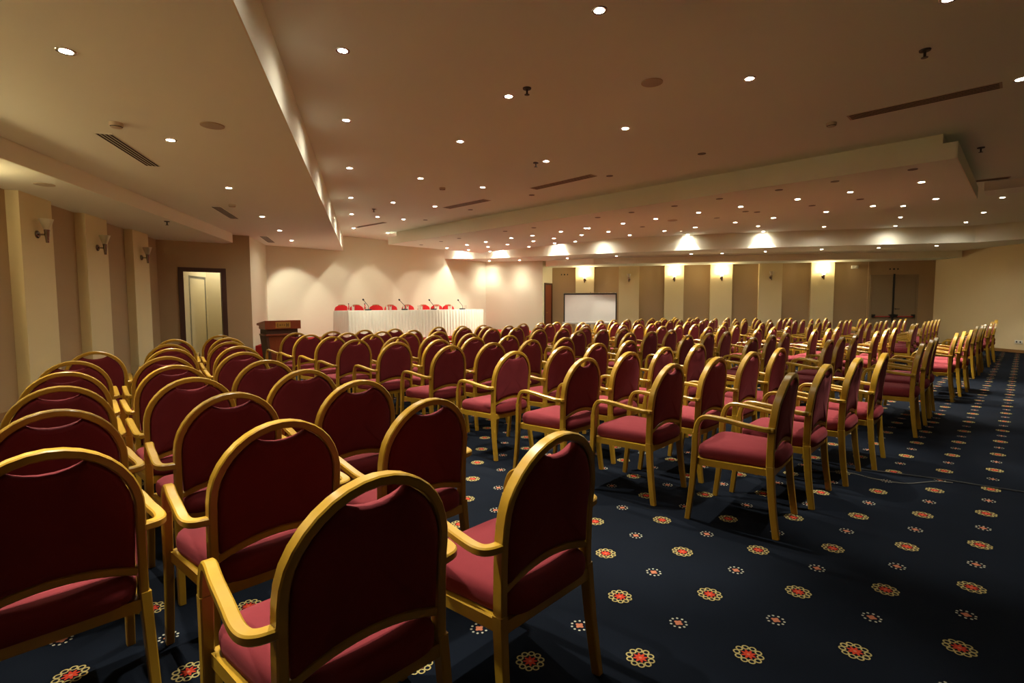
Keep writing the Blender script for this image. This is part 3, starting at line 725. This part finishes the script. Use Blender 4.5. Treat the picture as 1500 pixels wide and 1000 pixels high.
obj('engraving', bm, M['brassmark'], pq, False)

# projection screen on a tripod
sd = Vector((.58, -.815))
ps = empty('projection_screen', (-10.22, 14.05, 0), math.atan2(sd.y, sd.x) + PI / 2, 'white portable projection screen with black border before the far wall', 'screen')
bm = bmesh.new(); box(bm, -.82, .82, -.004, .004, .74, 1.64); obj('screen_cloth', bm, M['screen'], ps, False)
bm = bmesh.new()
for x0, x1, z0, z1 in ((-.86, -.82, .70, 1.68), (.82, .86, .70, 1.68), (-.82, .82, 1.64, 1.68)): box(bm, x0, x1, -.008, .008, z0, z1)
obj('border', bm, M['black'], ps, False)
bm = bmesh.new(); box(bm, -.90, .86, -.035, .035, .68, .74, None, .01); obj('roller_case', bm, plain('roller_grey', (.45, .43, .38), .4), ps)
bm = bmesh.new(); box(bm, -.87, .87, -.02, .012, 1.68, 1.70); obj('top_bar', bm, M['chrome'], ps, False)
bm = bmesh.new(); tube(bm, [Vector((0, .05, .12)), Vector((0, .05, 1.72))], .014); obj('pole', bm, M['blackm'], ps)
for k in range(3):
    a = 2 * PI * k / 3 + .5
    bm = bmesh.new(); tube(bm, [Vector((0, .05, .42)), Vector((.36 * math.cos(a), .05 + .36 * math.sin(a), .012))], .011); obj('leg', bm, M['blackm'], ps)

# ------------------------------------------------------------------ wall sconces
def sconce(p, n, lit, label, grp):
    r = empty('wall_sconce', (p.x, p.y, 2.2), math.atan2(n.y, n.x), label, 'wall lamp', grp)
    mt = Matrix.Rotation(PI / 2, 4, 'Y')
    bm = bmesh.new(); lathe(bm, [(.048, 0.001), (.048, .012), (.036, .022)], 20, mt); obj('backplate', bm, M['steel'], r)
    bm = bmesh.new(); tube(bm, [Vector((.02, 0, 0)), Vector((.095, 0, 0))], .011); obj('arm', bm, M['steel'], r)
    tm = Matrix.Translation((.105, 0, 0))
    bm = bmesh.new(); lathe(bm, [(.014, -.10), (.017, -.095), (.030, .055), (.032, .06)], 20, tm); obj('holder', bm, M['steel'], r)
    bm = bmesh.new(); lathe(bm, [(.030, .058), (.075, .19), (.072, .19), (.028, .066)], 24, tm, False); obj('glass_shade', bm, M['bowl'] if lit else M['frost'], r)
    if lit:
        ld = bpy.data.lights.new('sconce_bulb', 'POINT'); ld.energy = P_SCONCE if 'doorway' not in label and 'behind the last row' not in label else 2.5 if 'doorway' in label else 8; ld.color = (1, .78, .42); ld.shadow_soft_size = .03
        lo = bpy.data.objects.new('sconce_bulb', ld); C.objects.link(lo); lo.parent = r; lo.location = (.105, 0, .24)
P_SCONCE = 9
c = WL0 + LD * (-1.60 + .33) + LN * .13
sconce(c, LN, True, 'lit chrome torch sconce on the pilaster farthest from the doorway', 'sconces beside the camera')
for k in (-2, -3, -4):  # unseen lit sconces added to brighten the ceiling and slab fascia
    c = WL0 + LD * (1.62 * k + .35) + LN * .13
    sconce(c, LN, True, 'added unseen fill sconce on side wall pilaster behind the last row, %s of three' % ORD[-k - 2], 'sconces beside the camera')
for k in range(3):
    c = WL0 + LD * (pl[k] + pw[k] * .47) + LN * .13
    sconce(c, LN, False, 'unlit chrome torch sconce on cream pilaster, %s from the doorway' % ('third', 'second', 'nearest')[k], 'unlit sconces on the side wall pilasters')
for k, c in enumerate(RF):
    lit = k in (0, 2, 3, 5)
    where = ('behind the projection screen', 'beside the projection screen', 'third pilaster from the projection screen corner', 'fourth pilaster from the projection screen corner', 'fifth pilaster, next but one before fire door', 'on the pilaster nearest the fire door')[k]
    sconce(c, RN, lit, ('lit' if lit else 'unlit') + ' wall sconce on far wall, ' + where, 'sconces on the far wall pilasters')

# ------------------------------------------------------------------ ceiling fittings
SPOT = bpy.data.lights.new('halogen_spot', 'SPOT')
SPOT.energy = 150; SPOT.color = (1, .95, .80); SPOT.spot_size = math.radians(54); SPOT.spot_blend = .45; SPOT.shadow_soft_size = .03
WIDE = bpy.data.lights.new('halogen_spill', 'SPOT')
WIDE.energy = 15; WIDE.color = (1, .95, .80); WIDE.spot_size = math.radians(166); WIDE.spot_blend = 1.0; WIDE.shadow_soft_size = .035
STRIP = SPOT.copy(); STRIP.name = 'halogen_spot_fascia'; STRIP.energy = 42; STRIP.spot_size = math.radians(96); STRIP.spot_blend = .35
SOFT = STRIP.copy(); SOFT.energy = 24; SOFT.spot_blend = .8
HOT = SPOT.copy(); HOT.name = 'halogen_spot_wall'; HOT.energy = 24; HOTTER = HOT.copy(); HOTTER.energy = 55
dl = empty('downlight', cat='downlight', label='-')
bm = bmesh.new(); lathe(bm, [(.036, -.004), (.052, -.006), (.056, -.001), (.050, 0)], 24, None, False); obj('trim_ring', bm, M['chrome'], dl)
bm = bmesh.new(); lathe(bm, [(.0345, -.0005), (.036, -.003), (.024, -.0065), (.008, -.008)], 20); obj('lamp', bm, M['lamp'], dl)
pd = Stamp(dl)
def light_at(p, label, grp, zone=''):
    o = pd(tuple(p), 0, label, grp)
    lo = bpy.data.objects.new('halogen_spill', WIDE)
    C.objects.link(lo); lo.location = (p[0], p[1], p[2] - .02)
    aim = None
    if p[0] < (-12 if zone == 'side soffit' else -9.9) and p[1] < 11.3:                       # stage lamps are swivelled to the head wall
        aim = Vector((-14.05, p[1] + (.7 if zone == 'side soffit' else .35), 1.35)) if p[0] < -11.2 or zone == 'side soffit' else Vector((-11.4, min(10, p[1] + .3), .75))
    lo = bpy.data.objects.new('halogen_spot', STRIP if zone.startswith('ceiling strip') else SOFT if (zone == 'far soffit' and p[0] < -12) else SPOT if aim is None else HOT if zone != 'side soffit' else HOTTER)
    C.objects.link(lo); lo.location = (p[0], p[1], p[2] - .025)
    if aim is None and not (p[0] > -2.3 and 3 < p[1] < 5) and zone != 'far soffit' and zone != 'ceiling strip between slab and far soffit':
        aim2 = Vector((math.sin(math.radians(19)), -.06, -math.cos(math.radians(19))))      # the room lamps are swivelled away from the stage
        lo.rotation_euler = aim2.to_track_quat('-Z', 'Y').to_euler()
    if aim is not None:
        lo.rotation_euler = (aim - Vector(lo.location)).to_track_quat('-Z', 'Y').to_euler()
    return o
for zone, lst in LIGHTS.items():
    if zone == 'dropped slab':
        lst = sorted(lst, key=lambda p: p[1])
        n = 4; bins = [[], [], [], []]
        for p in lst: bins[min(3, int((p[1] - 8.1) / .76))].append(p)
        for bi, bl in enumerate(bins):
            bl.sort(key=lambda p: p[0])
            for k, p in enumerate(bl):
                light_at(p, 'lit downlight in dropped ceiling slab, %s strip from camera edge, %s from stage end' % (ORD[bi], ORD[k]), 'downlights in the dropped slab', zone)
    else:
        lst = sorted(lst, key=lambda p: p[0])
        for k, p in enumerate(lst):
            light_at(p, 'lit downlight in %s, %s from stage wall' % (zone, ORD[k]), 'downlights, ' + zone, zone)

dk = empty('downlight_unlit', cat='downlight', label='-')
bm = bmesh.new(); lathe(bm, [(.034, -.003), (.050, -.005), (.054, -.001), (.05, 0)], 24, None, False); obj('trim_ring', bm, M['blackm'], dk)
bm = bmesh.new(); lathe(bm, [(.0335, -.0005), (.034, -.002)], 20); obj('lamp', bm, M['ringoff'], dk)
po = Stamp(dk)
for k, p in enumerate(sorted(OFF, key=lambda p: p[0])):
    po(tuple(p), 0, 'unlit dark downlight in the dropped slab, %s counted from stage end' % (ORD[k] if k < 14 else ('fifteenth', 'sixteenth', 'seventeenth', 'last')[k - 14]), 'unlit downlights in the dropped slab')
for k, p in enumerate(sorted(OFF3, key=lambda p: p[0])):
    po(tuple(p), 0, 'unlit dark downlight in main ceiling beside the slab, %s from stage' % ORD[k], 'unlit downlights in the main ceiling')

sp = empty('sprinkler_head', cat='sprinkler', label='-')
bm = bmesh.new(); lathe(bm, [(.040, 0), (.038, -.010), (.012, -.014)], 20); obj('cover_plate', bm, M['blackm'], sp)
bm = bmesh.new(); lathe(bm, [(.010, -.012), (.009, -.05), (.012, -.055)], 12); obj('nozzle', bm, M['blackm'], sp)
bm = bmesh.new(); lathe(bm, [(.006, -.054), (.024, -.058), (.024, -.061), (.006, -.064)], 16); obj('deflector', bm, M['blackm'], sp)
pp = Stamp(sp)
names = ['in main ceiling beside the middle row of downlights', 'in main ceiling beside the row next the slab', 'dark and large, high above the linear vent', 'beside the end of the dropped slab', 'in main ceiling near the head wall',
         'in main ceiling just beyond the slab, nearer the camera', 'in main ceiling just beyond the slab, nearer the head wall', 'in the low strip over the pilasters']
for p, nm in zip(SPRINK, names): pp(tuple(p), 0, 'sprinkler head ' + nm, 'sprinkler heads')

sm = empty('smoke_detector', cat='smoke detector', label='-')
bm = bmesh.new(); lathe(bm, [(.052, 0), (.052, -.022), (.040, -.040), (.020, -.044)], 24); obj('housing', bm, plain('detector_plastic', (.55, .46, .35), .5), sm)
bm = bmesh.new(); lathe(bm, [(.047, -.023), (.049, -.026), (.043, -.036), (.042, -.033)], 24, None, False); obj('slots', bm, M['slot'], sm)
pm = Stamp(sm)
for p, nm in zip(SMOKE, ('beside the long slotted vent nearest the camera', 'beside the second slotted vent', 'in main ceiling over the front rows', 'beside the linear vent of the main ceiling')):
    pm(tuple(p), 0, 'round ceiling smoke detector ' + nm, 'smoke detectors')

cs_ = empty('ceiling_speaker', cat='speaker', label='-')
bm = bmesh.new(); lathe(bm, [(.095, 0), (.095, -.006), (.085, -.008)], 32); obj('rim', bm, M['vent'], cs_)
bm = bmesh.new(); lathe(bm, [(.085, -.0078), (.05, -.0095), (.005, -.010)], 32); obj('grille', bm, M['speaker'], cs_)
pk = Stamp(cs_)
for p, nm in zip(SPEAK, ('in the near side soffit', 'in the main ceiling', 'in the low strip over the pilasters', 'in the dropped slab')):
    pk(tuple(p), 0, 'round flush loudspeaker ' + nm, 'ceiling loudspeakers')

VN = {'a': 'long slotted air vent in near soffit, beside the smoke detector', 'b': 'slotted air vent in near soffit, middle one of three', 'c': 'slotted air vent in near soffit, close to the head wall',
      'd': 'linear air vent in main ceiling, beside the slab edge, middle of row', 'e': 'linear air vent in main ceiling, second from the head wall', 'f': 'linear air vent in main ceiling, closest to the head wall',
      'g': 'longest linear air vent in main ceiling, near the slab corner', 'h': 'thin linear vent beyond the corner of the dropped slab'}
for nme, z, qd in VENTS:
    P = [Vector(p) for p in qd]; c = sum(P, Vector((0, 0))) / 4
    d = ((P[3] + P[2]) - (P[0] + P[1])) if nme in 'abc' else ((P[1] + P[2]) - (P[0] + P[3]))
    L_ = d.length / 2; d.normalize(); nn = Vector((-d.y, d.x))
    W = max(abs(((P[1] - P[0]) if nme in 'abc' else (P[3] - P[0])).dot(nn)), .10 if nme != 'h' else .08)
    r = empty('air_vent', (c.x, c.y, z), math.atan2(d.y, d.x), VN[nme], 'air vent', 'slotted air vents')
    dark = nme not in 'abc'
    ns = 4; hl_, hw_ = L_ / 2, W / 2
    obj('frame', B(-hl_, hl_, -hw_, hw_, -.006, -.0005), M['vent'] if dark else M['ceil'], r, False)
    for k in range(ns):
        y = -hw_ + W * (k + .5) / ns
        obj('slot', B(-hl_ + .02, hl_ - .02, y - W * (.085 if nme in 'abc' else .055), y + W * (.085 if nme in 'abc' else .055), -.0075, -.006), M['slot'], r, False)

# ------------------------------------------------------------------ small wall things and cables
ed = Vector((-2.12, 21.18)); e1 = (Vector(END) - ed).normalized(); eN = Vector((e1.y, -e1.x))
if eN.y > 0: eN = -eN
for k, (u, w) in enumerate(((2.78, .21), (3.03, .07))):
    p = ed + e1 * u
    so = empty('wall_socket', (p.x, p.y, .29), math.atan2(e1.y, e1.x), ('double cream wall socket above the baseboard of end wall', 'small single socket plate beside the double socket')[k], 'socket')
    bm = bmesh.new(); box(bm, -w / 2, w / 2, -.012, -.001, -.045, .045, None, .003); obj('plate', bm, M['plate'], so)
    for x in ((-.05, .05) if k == 0 else (0,)):
        bm = bmesh.new(); lathe(bm, [(.022, .0), (.022, .0015)], 16, Matrix.Translation((x, -.012, 0)) @ Matrix.Rotation(PI / 2, 4, 'X')); obj('outlet', bm, M['black'], so)
def exit_sign(p, n, label):
    r = empty('exit_sign', (p.x, p.y, 2.42), math.atan2(n.y, n.x) + PI / 2, label, 'sign', 'unlit exit signs')
    obj('panel', B(-.17, .17, -.02, -.001, -.05, .05), M['brown'], r, False)
    bm = bmesh.new()
    for x, w in ((-.11, .035), (0, .05), (.11, .035)): box(bm, x - w / 2, x + w / 2, -.024, -.02, -.03, .02)
    obj('pictograms', bm, M['black'], r, False)
exit_sign(WR0 - RD * 1.15, RN, 'unlit brown exit sign with dark marks above the fire door')
exit_sign(WR0 - RD * 11.72 , RN, 'unlit brown exit sign with dark marks near the small far door')
p = WR0 - RD * 2.27
r = empty('emergency_light', (p.x, p.y, 2.5), math.atan2(RN.y, RN.x) + PI / 2, 'small white emergency light high on the far wall', 'emergency light')
bm = bmesh.new(); box(bm, -.10, .10, -.055, -.001, -.05, .05, None, .012); obj('housing', bm, M['white'], r)
bm = bmesh.new(); lathe(bm, [(.03, 0), (.035, .03), (.02, .05)], 16, Matrix.Translation((0.03, -.05, 0)) @ Matrix.Rotation(PI / 2, 4, 'X')); obj('lamp_head', bm, M['plate'], r)

bm = bmesh.new(); tube(bm, spline([(-1.15, 4.52, .006), (-.92, 4.66, .006), (-.77, 4.63, .006), (-.58, 4.66, .006), (-.43, 4.86, .006), (-.33, 4.92, .006)], 6), .003, 6)
tag(obj('power_cord', bm, plain('grey_cord', (.10, .09, .075), .5)), 'thin grey cord curling across the navy carpet of the aisle', 'cord')
bm = bmesh.new(); tube(bm, spline([(-.98, 4.78, .007), (-.80, 4.85, .007), (-.39, 4.955, .007), (.04, 5.01, .007), (1.2, 5.2, .007)], 6), .0045, 6)
tag(obj('cable', bm, M['black']), 'black cable running straight across the aisle carpet', 'cord')

# corridor lamp
ld = bpy.data.lights.new('corridor_lamp', 'AREA'); ld.energy = 3.2; ld.color = (1, .94, .78); ld.size = .4
lo = bpy.data.objects.new('corridor_lamp', ld); C.objects.link(lo)
cc = (Vector(dw((s0 + s1) / 2, .12)) + cL[1] + ce) / 3
lo.location = (cc.x, cc.y, 2.55)

# ------------------------------------------------------------------ world, camera, view
w = bpy.data.worlds.new('World'); S.world = w; w.use_nodes = True
w.node_tree.nodes['Background'].inputs[0].default_value = (.02, .016, .012, 1)
w.node_tree.nodes['Background'].inputs[1].default_value = .2

cam = bpy.data.cameras.new('Camera'); co = bpy.data.objects.new('Camera', cam); C.objects.link(co)
cam.sensor_width = 36; cam.lens = 767 * 36 / 1500; cam.clip_start = .02; cam.clip_end = 100
psi, th, ro = math.radians(44.5), math.radians(3.98), math.radians(-.2)
fw = Vector((-math.sin(psi) * math.cos(th), math.cos(psi) * math.cos(th), -math.sin(th)))
rt = Vector((math.cos(psi), math.sin(psi), 0)); up = rt.cross(fw)
r2 = rt * math.cos(ro) + up * math.sin(ro); u2 = up * math.cos(ro) - rt * math.sin(ro)
co.matrix_world = Matrix(((r2.x, u2.x, -fw.x, 0), (r2.y, u2.y, -fw.y, 0), (r2.z, u2.z, -fw.z, 1.31), (0, 0, 0, 1)))
S.camera = co
S.view_settings.view_transform = 'Standard'; S.view_settings.look = 'None'
S.view_settings.gamma = 1.0; S.view_settings.use_curve_mapping = False
S.view_settings.exposure = 1.38
S.cycles.max_bounces = 10; S.cycles.diffuse_bounces = 6; S.cycles.glossy_bounces = 4; S.cycles.sample_clamp_indirect = 6
